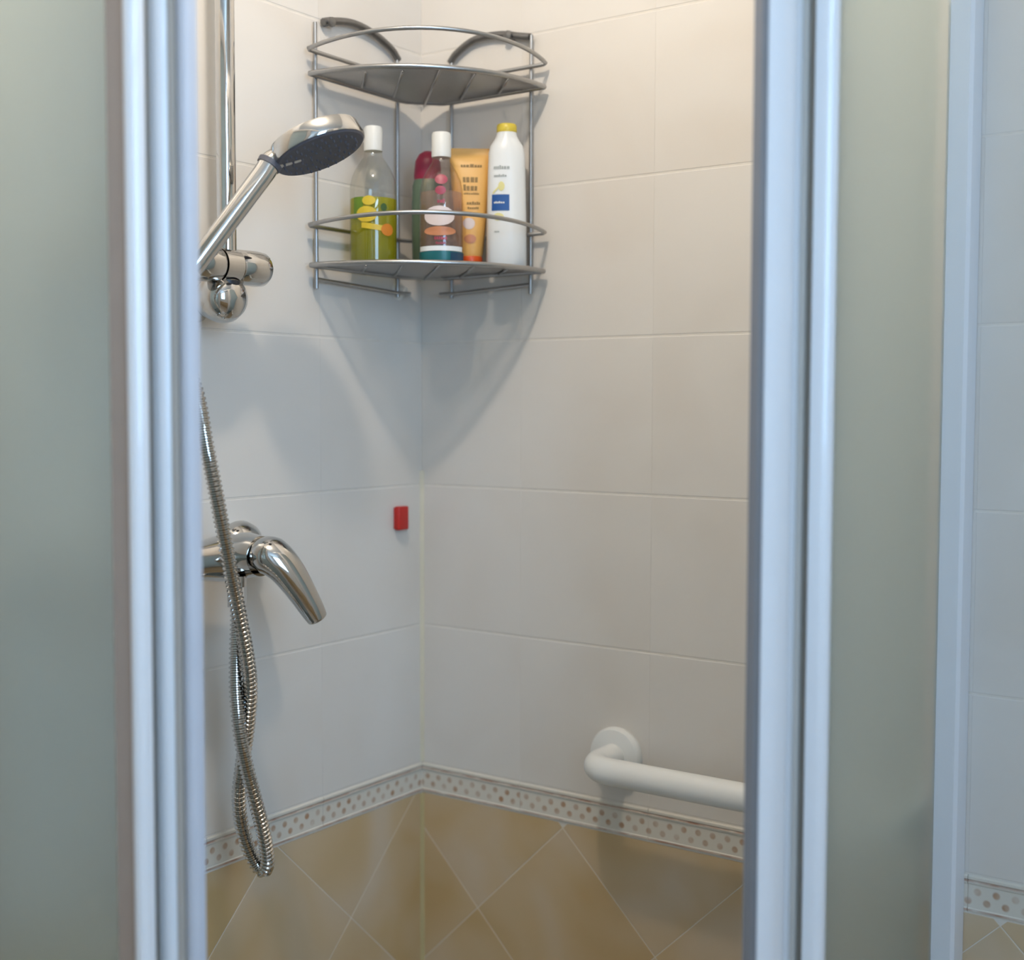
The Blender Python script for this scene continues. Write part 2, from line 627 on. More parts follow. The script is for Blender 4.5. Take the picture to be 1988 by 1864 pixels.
def cream_field(wall, side, first, umax):
    edges = [0.0, first]
    while edges[-1] + 0.2 < umax: edges.append(edges[-1] + 0.2)
    edges.append(umax)
    z = Z_BT
    while z < ZC - 0.001:
        z2 = min(z + 0.2, ZC)
        for a, b_ in zip(edges, edges[1:]):
            add_tile('tile', [(a + GV, z + GH), (b_ - GV, z + GH), (b_ - GV, z2 - GH), (a + GV, z2 - GH)], M_CREAM, wall, side)
        z = z2


def ochre_field(wall, side, u0, v0, umax):
    d = 0.2 * math.sqrt(2) / 2
    g = 0.0007
    for i in range(-2, int(umax / d) + 3):
        for j in range(-8, 4):
            if (i + j) % 2 == 0: continue          # tile centres lie between the joint crossings
            cu, cv = u0 + i * d, v0 + j * d
            h = d - g
            poly = [(cu, cv - h), (cu + h, cv), (cu, cv + h), (cu - h, cv)]
            for ax, val, less in ((0, 0.0008, False), (0, umax, True), (1, 0.001, False), (1, Z_BB - 0.001, True)):
                poly = clip(poly, ax, val, less)
                if len(poly) < 3: break
            poly = clean(poly)
            if len(poly) >= 3:
                us = [p[0] for p in poly]; vs = [p[1] for p in poly]
                if max(us) - min(us) > 0.008 and max(vs) - min(vs) > 0.008:
                    add_tile('diagonal_tile', poly, M_OCHRE, wall, side)


def border_row(wall, side, first, umax):
    H = Z_BB, Z_BT
    hgt = Z_BT - Z_BB - 0.0016
    prof = [(0.0, 0.0), (-0.0012, 0.0006), (-0.0016, 0.002), (-0.0012, 0.0040), (-0.0002, 0.0050), (-0.0002, hgt - 0.0105),
            (-0.0014, hgt - 0.0095), (-0.0020, hgt - 0.0075), (-0.0010, hgt - 0.0058), (-0.0022, hgt - 0.0040), (-0.0022, hgt - 0.0015),
            (-0.0008, hgt), (T, hgt), (T, 0.0)]
    edges = [0.0, first]
    while edges[-1] + 0.2 < umax: edges.append(edges[-1] + 0.2)
    edges.append(umax)
    cache = {}
    for a, b_ in zip(edges, edges[1:]):
        ln = round(b_ - a - 0.0006, 4)
        if ln not in cache:
            n = len(prof)
            V = [(0, y, z) for y, z in prof] + [(ln, y, z) for y, z in prof]
            F = [tuple(range(n)), tuple(range(2 * n - 1, n - 1, -1))] + [(i, n + i, n + (i + 1) % n, (i + 1) % n) for i in range(n)]
            me = bpy.data.meshes.new('border_tile')
            me.from_pydata(V, [], F); me.update(); me.materials.append(M_BORDER)
            bm = bmesh.new(); bm.from_mesh(me); bmesh.ops.recalc_face_normals(bm, faces=bm.faces); bm.to_mesh(me); bm.free()
            cache[ln] = me
        t = bpy.data.objects.new('border_tile', cache[ln])
        if side == 'R':
            t.location = (a + 0.0003, 0, Z_BB + 0.0008)
        else:
            t.rotation_euler = (0, 0, math.pi / 2)
            t.location = (0, -b_ + 0.0003, Z_BB + 0.0008)
        link(t, wall)


cream_field(wall_r, 'R', 0.172, XR)
cream_field(wall_l, 'L', 0.206, -YB)
border_row(wall_r, 'R', 0.172, XR)
border_row(wall_l, 'L', 0.206, -YB)
ochre_field(wall_r, 'R', 0.100, 0.788, XR)
ochre_field(wall_l, 'L', 0.152, 0.800, -YB)

# yellowed silicone bead in the corner
q = 0.0045
trim = extrude_poly('trim_1', [(0, 0), (0, -q), (q * 0.35, -q * 0.35), (q, 0)], 0.06, Z_BB - 0.002, M_SILICONE_D)
tag(trim, kind='structure')
trim2 = extrude_poly('trim_2', [(0, 0), (0, -q), (q * 0.35, -q * 0.35), (q, 0)], Z_BT + 0.001, 1.40, M_SILICONE)
tag(trim2, kind='structure')

# ochre wainscot added on the two unseen walls to darken the light low down
tag(box('trim_3', (0.001, YB, 0.0), (XR, YB + 0.008, Z_BB), M_OCHRE), kind='structure')
tag(box('trim_4', (XR - 0.008, YB + 0.009, 0.0), (XR, -0.003, Z_BB), M_OCHRE), kind='structure')

# ------------------------------------------------------------------ ceiling lamp
lamp = tag(empty('ceiling_lamp', (LAMP_POS[0], LAMP_POS[1], ZC)), 'small clear glass bulb lamp hanging from the bathroom ceiling', 'lamp')
dz = LAMP_POS[2] - ZC
lathe('canopy', [(0.0, 0), (0.05, 0), (0.05, -0.015), (0.02, -0.025), (0.0, -0.025)], M_ALU_W, lamp)
tube('stem', [(0, 0, -0.02), (0, 0, dz + 0.05)], 0.006, M_ALU_W, lamp)
lathe('bulb', [(0.012, dz + 0.0255), (0.016, dz + 0.024)] + [(0.034 * math.sin(math.pi * i / 14), dz + 0.034 * math.cos(math.pi * i / 14)) for i in range(3, 15)],
      clear_mat('clear_bulb_glass', (0.99, 0.99, 0.98), 0.05), lamp, 24)
ld = bpy.data.lights.new('bulb_light', 'POINT')
ld.energy = LAMP_WATTS
ld.color = LAMP_COLOR
ld.shadow_soft_size = LAMP_R
lo_ = link(bpy.data.objects.new('bulb_light', ld), lamp)
lo_.location = (0, 0, dz - 0.001)
lathe('fitter', [(0.0, dz + 0.025), (0.018, dz + 0.025), (0.020, dz + 0.06), (0.0, dz + 0.06)], M_ALU_W, lamp)

# ------------------------------------------------------------------ shower tray
XP, YP = 0.752, -0.752                    # planes of the fixed glass
tray = tag(empty('shower_tray', (0.38, -0.38, 0)), 'white acrylic shower tray in the tiled corner', 'shower tray')
bm = bmesh.new()
for lo, hi in (((-0.378, -0.40, 0), (0.40, 0.378, 0.03)), ((-0.378, -0.40, 0.03), (0.40, -0.34, 0.10)), ((0.34, -0.34, 0.03), (0.40, 0.378, 0.10)),
               ((-0.378, -0.34, 0.03), (-0.33, 0.378, 0.10)), ((-0.33, 0.33, 0.03), (0.34, 0.378, 0.10))):
    r = bmesh.ops.create_cube(bm, size=1)
    for v in r['verts']:
        v.co = Vector([(lo[i] + hi[i]) / 2 + v.co[i] * (hi[i] - lo[i]) for i in range(3)])
me = bpy.data.meshes.new('basin'); bm.to_mesh(me); bm.free(); me.materials.append(M_TRAY)
link(bpy.data.objects.new('basin', me), tray)
lathe('drain', [(0, 0.030), (0.055, 0.030), (0.055, 0.034), (0.045, 0.036), (0, 0.036)], M_CHROME, tray)

# ------------------------------------------------------------------ shower screens and sliding doors
ZG0, ZG1 = 0.10, 2.02


def ribs_profile(spec):
    """outline from (along, depth-outwards) points, mirrored flat at the back"""
    return spec


def rib(a0, a1, d0, bulge, n=8):
    """a rounded rib running from a0 to a1 standing bulge proud of depth d0"""
    pts = []
    for i in range(n + 1):
        t = i / n
        e = (1 - abs(2 * t - 1) ** 3.0)
        pts.append((a0 + (a1 - a0) * t, d0 + bulge * e))
    return pts


def stile(name, outline, back, to_xy, mat, parent):
    pts = outline + [(outline[-1][0], back), (outline[0][0], back)]
    poly = [to_xy(a, d) for a, d in pts]
    # keep counter-clockwise
    ar = sum(poly[i - 1][0] * poly[i][1] - poly[i][0] * poly[i - 1][1] for i in range(len(poly)))
    if ar < 0: poly.reverse()
    return extrude_poly(name, poly, ZG0 + 0.02, ZG1 - 0.045, mat, parent)


# screen standing on the mixer wall: its plane is y = YP, 'along' is +x, outwards is -y
L_xy = lambda a, d: (a, YP - d)
scrL = tag(empty('shower_screen', (0, 0, 0)), 'wide frosted glass shower screen standing beside the mixer wall', 'shower screen')
pane((0.028, YP - 0.0025, ZG0 + 0.03), (0.312, YP + 0.0025, ZG1 - 0.04), scrL, (0, -1, 0))
box('wall_profile', (0.001, YP - 0.016, ZG0), (0.030, YP + 0.008, ZG1), M_ALU, scrL, 0.003)
stile('stile', [(0.3120, 0.003)] + rib(0.3125, 0.3275, 0.003, 0.006) + [(0.3280, 0.003)], -0.003, L_xy, M_ALU, scrL)
box('brown_strip', (0.2905, YP - 0.0050, ZG0 + 0.03), (0.3118, YP - 0.0026, ZG1 - 0.045), M_BROWN_STRIP, scrL)  # matte brown strip laid on the glass beside the stile
box('top_rail', (0.030, YP - 0.018, ZG1 - 0.04), (XP - 0.001, YP + 0.008, ZG1), M_ALU, scrL, 0.004)
box('bottom_rail', (0.030, YP - 0.018, ZG0), (XP - 0.001, YP + 0.008, ZG0 + 0.02), M_ALU, scrL, 0.004)

doorL = tag(empty('sliding_door', (0, 0, 0)), 'frosted sliding shower door with ribbed stile, slid behind the wide screen', 'shower door')
DY = 0.024
D_xy = lambda a, d: (a, YP + DY - d)
stile('stile', [(0.285, -0.002), (0.3075, -0.002)] + rib(0.3080, 0.3305, 0.001, 0.006) + [(0.3310, -0.002), (0.3395, -0.002)], -0.010, D_xy, M_ALU, doorL)
stile('seal', rib(0.3397, 0.3540, -0.003, 0.005), -0.010, D_xy, M_VINYL, doorL)
for a0, a1 in ((0.2852, 0.3072), (0.3313, 0.3393)):
    box('channel_strip', (a0, YP + DY - 0.001, ZG0 + 0.03), (a1, YP + DY + 0.002, ZG1 - 0.046), M_CHANNEL, doorL)
pane((0.035, YP + DY + 0.002, ZG0 + 0.03), (0.2845, YP + DY + 0.007, ZG1 - 0.05), doorL, (0, -1, 0))
for xx in (0.07, 0.31):
    box('hanger', (xx - 0.008, YP + DY - 0.002, ZG1 - 0.06), (xx + 0.008, YP + DY + 0.002, ZG1 - 0.012), M_ALU_W, doorL, 0.001)
    lathe('roller', [(0.0, 0), (0.010, 0), (0.011, 0.002), (0.010, 0.004), (0.011, 0.006), (0.010, 0.010), (0, 0.010)], M_WHITE_PL, doorL, 20, (xx, YP + 0.0095, ZG1 - 0.022), (0, 1, 0))

# screen standing on the grab-bar wall: its plane is x = XQ, 'along' is -y, outwards is +x
XQ = 0.740
R_xy = lambda a, d: (XQ + d, -a)
scrR = tag(empty('shower_screen', (0, 0, 0)), 'narrow frosted glass shower screen standing beside the grab bar wall', 'shower screen')
pane((XQ - 0.0025, -0.352, ZG0 + 0.03), (XQ + 0.0025, -0.030, ZG1 - 0.04), scrR, (1, 0, 0))
stile('wall_profile', [(0.001, 0.028), (0.014, 0.028), (0.028, 0.0265), (0.0315, 0.023), (0.032, 0.0030)], -0.003, R_xy, M_ALU_W, scrR)
stile('stile', [(0.3520, 0.003)] + rib(0.3525, 0.3700, 0.003, 0.006) + [(0.3705, 0.002)], -0.008, R_xy, M_ALU, scrR)
box('top_rail', (XQ - 0.008, YP + 0.012, ZG1 - 0.04), (XQ + 0.018, -0.033, ZG1), M_ALU, scrR, 0.004)
box('bottom_rail', (XQ - 0.008, YP + 0.012, ZG0), (XQ + 0.018, -0.033, ZG0 + 0.02), M_ALU, scrR, 0.004)

doorR = tag(empty('sliding_door', (0, 0, 0)), 'frosted sliding shower door with dark edge seal, slid behind the narrow screen', 'shower door')
DX = -0.024
E_xy = lambda a, d: (XQ + DX + d, -a)
stile('stile', [(0.317, 0.001), (0.3680, 0.001), (0.3695, 0.004), (0.3800, 0.005)] + rib(0.3810, 0.4305, 0.001, 0.009) + [(0.4310, -0.002)], -0.013, E_xy, M_ALU, doorR)
stile('seal', [(0.4312, 0.000), (0.4335, 0.000), (0.4365, -0.003), (0.4370, -0.006)], -0.010, E_xy, M_SEAL, doorR)
box('channel_strip', (XQ + DX + 0.0012, -0.3678, ZG0 + 0.03), (XQ + DX + 0.0075, -0.3172, ZG1 - 0.046), M_CHANNEL, doorR)
pane((XQ + DX - 0.007, -0.3165, ZG0 + 0.03), (XQ + DX - 0.002, -0.035, ZG1 - 0.05), doorR, (1, 0, 0))
for yy in (-0.07, -0.39):
    box('hanger', (XQ + DX - 0.002, yy - 0.008, ZG1 - 0.06), (XQ + DX + 0.002, yy + 0.008, ZG1 - 0.012), M_ALU_W, doorR, 0.001)
    lathe('roller', [(0.0, 0), (0.010, 0), (0.011, 0.002), (0.010, 0.004), (0.011, 0.006), (0.010, 0.010), (0, 0.010)], M_WHITE_PL, doorR, 20, (XQ - 0.0095, yy, ZG1 - 0.022), (-1, 0, 0))

# ------------------------------------------------------------------ grab bar
gb = tag(empty('grab_bar', (0.326, 0, 1.042)), 'white enamelled tubular grab bar fixed low on the tiled wall', 'grab bar')
st, gr, gl_ = 0.076, 0.0168, 0.34
path = [(0, -0.006, 0), (0, -0.02, 0)]
br = 0.034
for i in range(0, 11):
    a = math.pi / 2 * i / 10
    path.append((br - br * math.cos(a), -(st - br) - br * math.sin(a), 0))
for i in range(10, -1, -1):
    a = math.pi / 2 * i / 10
    path.append((gl_ - br + br * math.cos(a), -(st - br) - br * math.sin(a), 0))
path += [(gl_, -0.02, 0), (gl_, -0.006, 0)]
tube('bar', path, gr, M_WHITE_PL, gb, 24)
for xx in (0, gl_):
    lathe('flange', [(0.0, 0.0), (0.036, 0.0), (0.0370, 0.003), (0.0368, 0.008), (0.0345, 0.012), (0.028, 0.0135), (0.0, 0.0135)], M_WHITE_PL, gb, 40, (xx, 0, 0), (0, -1, 0))

# ------------------------------------------------------------------ red hook
hk = tag(empty('wall_clip', (0.0, -0.0525, 1.336)), 'small red plastic clip stuck on the tile near the corner', 'clip')
box('backing', (0.0, -0.0095, -0.0150), (0.0022, 0.0095, 0.0150), M_RED, hk, 0.0008)
box('clip_body', (0.0023, -0.0108, -0.0165), (0.0112, 0.0108, 0.0165), M_RED, hk, 0.0022, 3)

# ------------------------------------------------------------------ riser rail with slider
RX, RY = 0.060, -0.4185
rail = tag(empty('shower_rail', (0, RY, 1.60)), 'chrome vertical shower rail with sliding clamp on the tiled wall', 'shower rail')
tube('rail_tube', [(RX, 0, 0.01), (RX, 0, 0.66)], 0.0108, M_CHROME, rail, 28)
for zz, nm in ((0.012, 'bracket'), (0.64, 'bracket')):
    lathe(nm, [(0.0, 0), (0.026, 0), (0.026, 0.005), (0.021, 0.011), (0.0195, 0.019), (0.0215, 0.030), (0.0255, 0.040), (0.0280, 0.050),
               (0.0270, 0.060), (0.0215, 0.070), (0.012, 0.0755), (0.0, 0.077)], M_CHROME, rail, 40, (0.0, 0, zz), (1, 0, 0))
sl = tube('slider', [(RX, -0.014, 0.048), (RX, 0.010, 0.048)], 0.0195, M_CHROME, rail, 32)
lathe('clamp_knob', [(0.0, 0), (0.0185, 0), (0.0195, 0.002), (0.0205, 0.030), (0.0195, 0.040), (0.0160, 0.0445), (0.0, 0.046)], M_CHROME, sl, 36, (RX, 0.0115, 0.048), (0, 1, 0))
lathe('holder', [(0.0, 0), (0.0185, 0), (0.0200, 0.004), (0.0200, 0.022), (0.0175, 0.034), (0.0, 0.036)], M_CHROME, sl, 36, (RX, -0.0155, 0.048), (0, -1, 0))
tube('grip_ring', [(RX, 0, 0.022), (RX, 0, 0.031)], 0.0145, M_BLACK, sl, 24)

# ------------------------------------------------------------------ hand shower
HN = Vector((0.373, 0.132, -0.918)).normalized()
HC = Vector((0.165, -0.3784, 1.768)) - HN * 0.009       # spray direction
E0 = Vector((0.098, -0.487, 1.651))                  # foot of the handle, in the holder
hs = tag(empty('hand_shower', E0), 'chrome round hand shower head with dark spray face on a slanted handle', 'shower head')
loc = lambda v: v - E0
neck = HC - HN * 0.012
toh = (E0 - HC)
toh = (toh - HN * toh.dot(HN)).normalized()
rim_pt = HC + HN * 0.001 + toh * 0.050
hp = catmull([E0 - (rim_pt - E0).normalized() * 0.020, E0, E0.lerp(rim_pt, 0.45), E0.lerp(rim_pt, 0.85), rim_pt, rim_pt - toh * 0.03], 8)
hr = []
for i in range(len(hp)):
    t = i / (len(hp) - 1)
    hr.append(0.0104 + 0.0016 * min(1, t * 1.5) - 0.0012 * max(0, (t - 0.75) / 0.25))
tube('handle', [loc(p_) for p_ in hp], hr, M_CHROME, hs, 24)
lathe('head_body', [(0.0, -0.0135), (0.030, -0.0130), (0.046, -0.0120), (0.0500, -0.0105), (0.0512, -0.0080), (0.0535, 0.0055), (0.0525, 0.0085)][::1] + [(0.0, 0.0085)],
      M_CHROME, hs, 56, loc(HC), HN)
ci = int(len(hp) * 0.66)
tube('neck_collar', [loc(hp[ci]), loc(hp[ci + 3])], [hr[ci] + 0.0012, hr[ci + 3] + 0.0016], M_FACE, hs, 24)
fc = lathe('spray_face', [(0.0, 0.0087), (0.0515, 0.0087), (0.0500, 0.0105), (0.0, 0.0115)], M_FACE, hs, 56, loc(HC), HN)
bm = bmesh.new()
Mx = frame_to(HN)
for ring, cnt in ((0.012, 8), (0.022, 14), (0.032, 20), (0.042, 26)):
    for k in range(cnt):
        a = 2 * math.pi * k / cnt
        r = bmesh.ops.create_cone(bm, cap_ends=True, segments=6, radius1=0.0016, radius2=0.0009, depth=0.003)
        for v in r['verts']:
            v.co = loc(HC) + Mx @ (v.co + Vector((ring * math.cos(a), ring * math.sin(a), 0.0120)))
me = bpy.data.meshes.new('nozzle'); bm.to_mesh(me); bm.free(); me.materials.append(M_FACE)
nz_o = link(bpy.data.objects.new('nozzle', me), hs)
nz_o['kind'] = 'stuff'

# ------------------------------------------------------------------ mixer
mx_o = tag(empty('shower_mixer', (0, -0.425, 1.320)), 'chrome wall mixer tap with a single drooping lever', 'mixer tap')
for yy in (-0.075, 0.075):
    lathe('rosette', [(0.0, 0), (0.033, 0), (0.0335, 0.004), (0.031, 0.012), (0.024, 0.020), (0.015, 0.025), (0.0, 0.025)], M_CHROME, mx_o, 40, (0.0, yy, 0), (1, 0, 0))
    tube('union', [(0.02, yy, 0), (0.055, yy, 0)], 0.0135, M_CHROME, mx_o, 6)
lathe('body', [(0.0, -0.102), (0.014, -0.102), (0.0185, -0.098), (0.0205, -0.085), (0.0215, -0.045), (0.0255, -0.020), (0.0265, 0.0), (0.0255, 0.020),
               (0.0215, 0.045), (0.0195, 0.062), (0.0165, 0.076), (0.011, 0.081), (0.0, 0.081)], M_CHROME, mx_o, 36, (0.066, 0, 0), (0, 1, 0))
lathe('collar', [(0.0, 0), (0.0255, 0), (0.0260, 0.010), (0.0235, 0.024), (0.0225, 0.030), (0.0, 0.030)], M_CHROME, mx_o, 36, (0.080, 0.007, 0.003), (1, 0.0, 0.03))
lv = catmull([(0.108, 0.006, 0.005), (0.122, 0.009, 0.005), (0.135, 0.016, -0.006), (0.146, 0.0255, -0.026), (0.154, 0.035, -0.047), (0.1585, 0.0415, -0.061), (0.161, 0.045, -0.069)], 8)
n = len(lv)
lr = []
for i in range(n):
    t = i / (n - 1)
    if t < 0.18: r = 0.0195 + 0.0070 * math.sin(t / 0.18 * math.pi / 2)
    elif t < 0.62: r = 0.0265 - 0.0085 * ((t - 0.18) / 0.44)
    else: r = 0.0180 - 0.0050 * ((t - 0.62) / 0.38)
    if t > 0.93: r *= math.sqrt(max(0.05, 1 - ((t - 0.93) / 0.075) ** 2))
    lr.append(r)
tube('lever', lv, lr, M_CHROME, mx_o, 28, flat=0.82)
tube('outlet', [(0.0885, -0.0095, -0.018), (0.0885, -0.0095, -0.030)], 0.0105, M_CHROME, mx_o, 20)

# ------------------------------------------------------------------ shower hose
HP = [(0.088, -0.5035, 1.6275), (0.086, -0.512, 1.600), (0.092, -0.513, 1.560), (0.104, -0.511, 1.525), (0.115, -0.5093, 1.4927), (0.125, -0.5096, 1.4524), (0.13, -0.5021, 1.4037), (0.132, -0.4924, 1.3542),
      (0.132, -0.4807, 1.3036), (0.13, -0.4676, 1.2574), (0.125, -0.4537, 1.2154), (0.118, -0.4437, 1.1786), (0.108, -0.4386, 1.1359),
      (0.098, -0.4374, 1.0934), (0.092, -0.4377, 1.0574), (0.09, -0.4339, 1.0266), (0.094, -0.4278, 0.9962), (0.102, -0.4215, 0.9735),
      (0.111, -0.4182, 0.9671), (0.12, -0.4221, 0.9834), (0.125, -0.4329, 1.0184), (0.125, -0.4441, 1.0561), (0.122, -0.4538, 1.0953),
      (0.116, -0.4576, 1.1352), (0.108, -0.4549, 1.1793), (0.1, -0.4469, 1.22), (0.094, -0.4394, 1.2557), (0.0885, -0.4345, 1.2850)]
hose = tag(empty('shower_hose', (0.11, -0.412, 0.955)), 'ribbed chrome shower hose hanging in a narrow loop below the mixer', 'hose')
ho = Vector((0.11, -0.412, 0.955))
hpth = resample(catmull(HP, 12), 0.0013)
rr = [0.0084 if i % 4 < 2 else 0.0066 for i in range(len(hpth))]
tube('ribbed_hose', [p_ - ho for p_ in hpth], rr, M_CHROME, hose, 12)
for pt, pt2 in ((HP[0], HP[1]), (HP[-1], HP[-2])):
    d = (Vector(pt2) - Vector(pt)).normalized()
    tube('nut', [Vector(pt) - d * 0.004 - ho, Vector(pt) + d * 0.018 - ho], 0.0108, M_CHROME, hose, 6)

# ------------------------------------------------------------------ corner rack
ZS1, ZS2 = 1.905, 1.668                 # the two shelves
rack = tag(empty('corner_rack', (0, 0, 0)), 'two-tier steel wire corner rack holding toiletries', 'shower rack')
WR = 0.0028


def arc_pts(rl, rr_, mid, z, lift=0.0, n=28, inset=0.013):
    """front curve from the mixer wall round to the grab-bar wall"""
    pts = []
    for i in range(n + 1):
        t = i / n
        a = math.pi / 2 * t
        base = rl + (rr_ - rl) * t
        r = base + (mid - (rl + rr_) / 2) * math.sin(2 * a) ** 1.0
        x, y = r * math.sin(a), -r * math.cos(a)
        pts.append(Vector((max(x, inset), min(y, -inset), z + lift * math.sin(2 * a))))
    return pts


def loop_pts(rl, rr_, mid, z, lift=0.0):
    front = arc_pts(rl, rr_, mid, z, lift)
    # along the walls to the cut-off inner corner
    return front + [Vector((0.062, -0.013, z)), Vector((0.050, -0.016, z)), Vector((0.016, -0.052, z)), Vector((0.013, -0.064, z))]


def round_loop(pts):
    return pts


for zs_, rz, lift in ((ZS1, 1.934, 0.013), (ZS2, 1.717, 0.010)):
    tube('guard_rail', loop_pts(0.236, 0.214, 0.252, rz, lift), WR, M_STEEL, rack, 8, closed=True)
    lp = loop_pts(0.236, 0.214, 0.236, zs_)
    rim = tube('shelf_rim', lp, 0.0034, M_STEEL, rack, 8, closed=True)
    # mesh of fine wires running parallel to the front
    VV, FF = [], []
    xd, yd = Vector((1, 1, 0)).normalized(), Vector((1, -1, 0)).normalized()
    poly2 = [(p_.x, p_.y) for p_ in lp]
    k = 0.040
    while k < 0.236:
        hits = []
        for i in range(len(poly2)):
            a_, b_ = Vector((*poly2[i], 0)), Vector((*poly2[(i + 1) % len(poly2)], 0))
            da, db = a_.dot(yd) - k, b_.dot(yd) - k
            if da * db < 0:
                pnt = a_ + (b_ - a_) * (da / (da - db))
                hits.append(pnt)
        if len(hits) >= 2:
            hits.sort(key=lambda h: h.dot(xd))
            a_, b_ = hits[0], hits[-1]
            if (a_ - b_).length > 0.01:
                v_, f_ = tube_data([Vector((a_.x, a_.y, zs_)), Vector((b_.x, b_.y, zs_))], 0.0010, 5)
                o_ = len(VV)
                VV += v_; FF += [tuple(i + o_ for i in f) for f in f_]
        k += 0.0042
    for k in (-0.09, -0.045, 0.0, 0.045, 0.09):
        a_ = yd * (abs(k) + 0.035) + xd * k
        b_ = yd * (0.232 - abs(k) * 0.35) + xd * k
        v_, f_ = tube_data([Vector((a_.x, a_.y, zs_ - 0.002)), Vector((b_.x, b_.y, zs_ - 0.002))], 0.0016, 6)
        o_ = len(VV)
        VV += v_; FF += [tuple(i + o_ for i in f) for f in f_]
    ms = mesh_obj('shelf_mesh', VV, FF, M_STEEL, rack, True)
    ms['kind'] = 'stuff'

uprights = [((0.0085, -0.221), 1.972), ((0.0085, -0.062), 1.966), ((0.060, -0.0085), 1.966), ((0.192, -0.0085), 1.976)]
for (ux, uy), zt in uprights:
    tube('upright', [(ux, uy, 1.640), (ux, uy, zt)], 0.0026, M_STEEL, rack, 8)
# dark curved hanging straps at the top
sL = catmull([(0.0080, -0.059, 1.960), (0.0080, -0.074, 1.972), (0.0080, -0.110, 1.984), (0.0080, -0.150, 1.988), (0.0080, -0.190, 1.981), (0.0080, -0.206, 1.976)], 6)
tube('strap', sL, 0.0048, M_STEEL_D, rack, 8)
sR = catmull([(0.057, -0.0080, 1.960), (0.070, -0.0080, 1.972), (0.100, -0.0080, 1.985), (0.140, -0.0080, 1.985), (0.172, -0.0080, 1.978), (0.190, -0.0080, 1.974)], 6)
tube('strap', sR, 0.0048, M_STEEL_D, rack, 8)
for pos, ax in (((0.0, -0.196, 1.9775), (1, 0, 0)), ((0.158, 0.0, 1.980), (0, -1, 0))):
    lathe('screw', [(0.0, 0), (0.004, 0), (0.004, 0.012), (0.0065, 0.0125), (0.0060, 0.0155), (0.0, 0.017)], M_STEEL_D, rack, 16, pos, ax)
# lower stays under the bottom shelf
tube('stay', [(0.0085, -0.221, 1.652), (0.0085, -0.064, 1.646), (0.020, -0.048, 1.645)], 0.0026, M_STEEL, rack, 8)
tube('stay', [(0.192, -0.0085, 1.652), (0.066, -0.0085, 1.646), (0.048, -0.020, 1.645)], 0.0026, M_STEEL, rack, 8)
lathe('sucker', [(0.0, 0), (0.013, 0), (0.009, 0.004), (0.005, 0.007), (0.005, 0.013), (0.0, 0.014)], M_CAP, rack, 20, (0.0, -0.050, 1.650), (1, 0, 0))

# ------------------------------------------------------------------ toiletries on the lower shelf
ZB = ZS2 + 0.0034
FACE = math.radians(38)
M_CLEAR = clear_mat('clear_plastic', (0.93, 0.92, 0.88))
M_CLEAR_G = clear_mat('faintly_pink_clear_plastic', (0.93, 0.87, 0.84))
M_LIME = liquid_mat('lime_liquid', (0.84, 0.84, 0.20), (0.58, 0.57, 0.03), 0.60)
M_ROSE = liquid_mat('rose_liquid', (0.95, 0.87, 0.82), (0.74, 0.60, 0.54), 0.24)
M_LEAF = pm('printed_leaf_green', (0.11, 0.20, 0.012), 0.4, noise=0.3, nscale=90)
M_YEL = pm('printed_yellow', (0.62, 0.44, 0.03), 0.4, noise=0.15, nscale=90)
M_ORANGE = pm('printed_orange', (0.60, 0.20, 0.02), 0.4, noise=0.1, nscale=90)
M_DKGREEN = pm('printed_dark_green', (0.04, 0.09, 0.02), 0.4, noise=0.2, nscale=90)
M_TEAL = pm('teal_band', (0.01, 0.13, 0.14), 0.35, noise=0.2, nscale=60)
M_TEALD = pm('printed_blue_black', (0.01, 0.05, 0.10), 0.35, noise=0.2, nscale=60)
M_PRINT_W = pm('printed_white', (0.80, 0.80, 0.78), 0.35, noise=0.03)
M_PINK = pm('printed_pale_pink', (0.74, 0.62, 0.58), 0.4, noise=0.06, nscale=60)
M_CRIM = pm('printed_crimson', (0.36, 0.05, 0.08), 0.4, noise=0.25, nscale=90)
M_RUST = pm('printed_rust', (0.55, 0.22, 0.10), 0.4, noise=0.15, nscale=80)
M_MAROON = pm('maroon_cap', (0.30, 0.012, 0.05), 0.4, noise=0.1)
M_SAGE = pm('dark_sage_plastic', (0.10, 0.15, 0.10), 0.4, noise=0.25, nscale=40)
M_PEACH = pm('peach_plastic', (0.80, 0.44, 0.12), 0.42, noise=0.05, nscale=20)
M_BROWN = pm('printed_brown', (0.24, 0.13, 0.02), 0.5, noise=0.1)
M_VERM = pm('vermilion_cap', (0.68, 0.09, 0.012), 0.35, noise=0.08)
M_SHAMP = pm('white_bottle_plastic', (0.82, 0.82, 0.80), 0.35, coat=0.1, noise=0.01)
M_GOLD = pm('yellow_cap', (0.74, 0.56, 0.06), 0.4, noise=0.06)
M_BLUE = pm('printed_blue', (0.012, 0.085, 0.30), 0.4, noise=0.1)
M_GREYP = pm('printed_grey', (0.36, 0.38, 0.36), 0.5)
M_PALEY = pm('printed_pale_yellow', (0.78, 0.70, 0.30), 0.4, noise=0.1, nscale=60)


def line_of_print(lo, name, mat, parent, a0, a1, z, h, n, off=0.0006):
    """a row of small letter-like strokes"""
    rnd = random.Random(int(z * 1e5) + n)
    a = a0
    step = (a1 - a0) / n
    for i in range(n):
        hh = h * rnd.choice((0.75, 0.75, 1.0))
        lo.patch(name, mat, parent, a, a + step * 0.78, z, z + hh, off, 2, 1)
        a += step


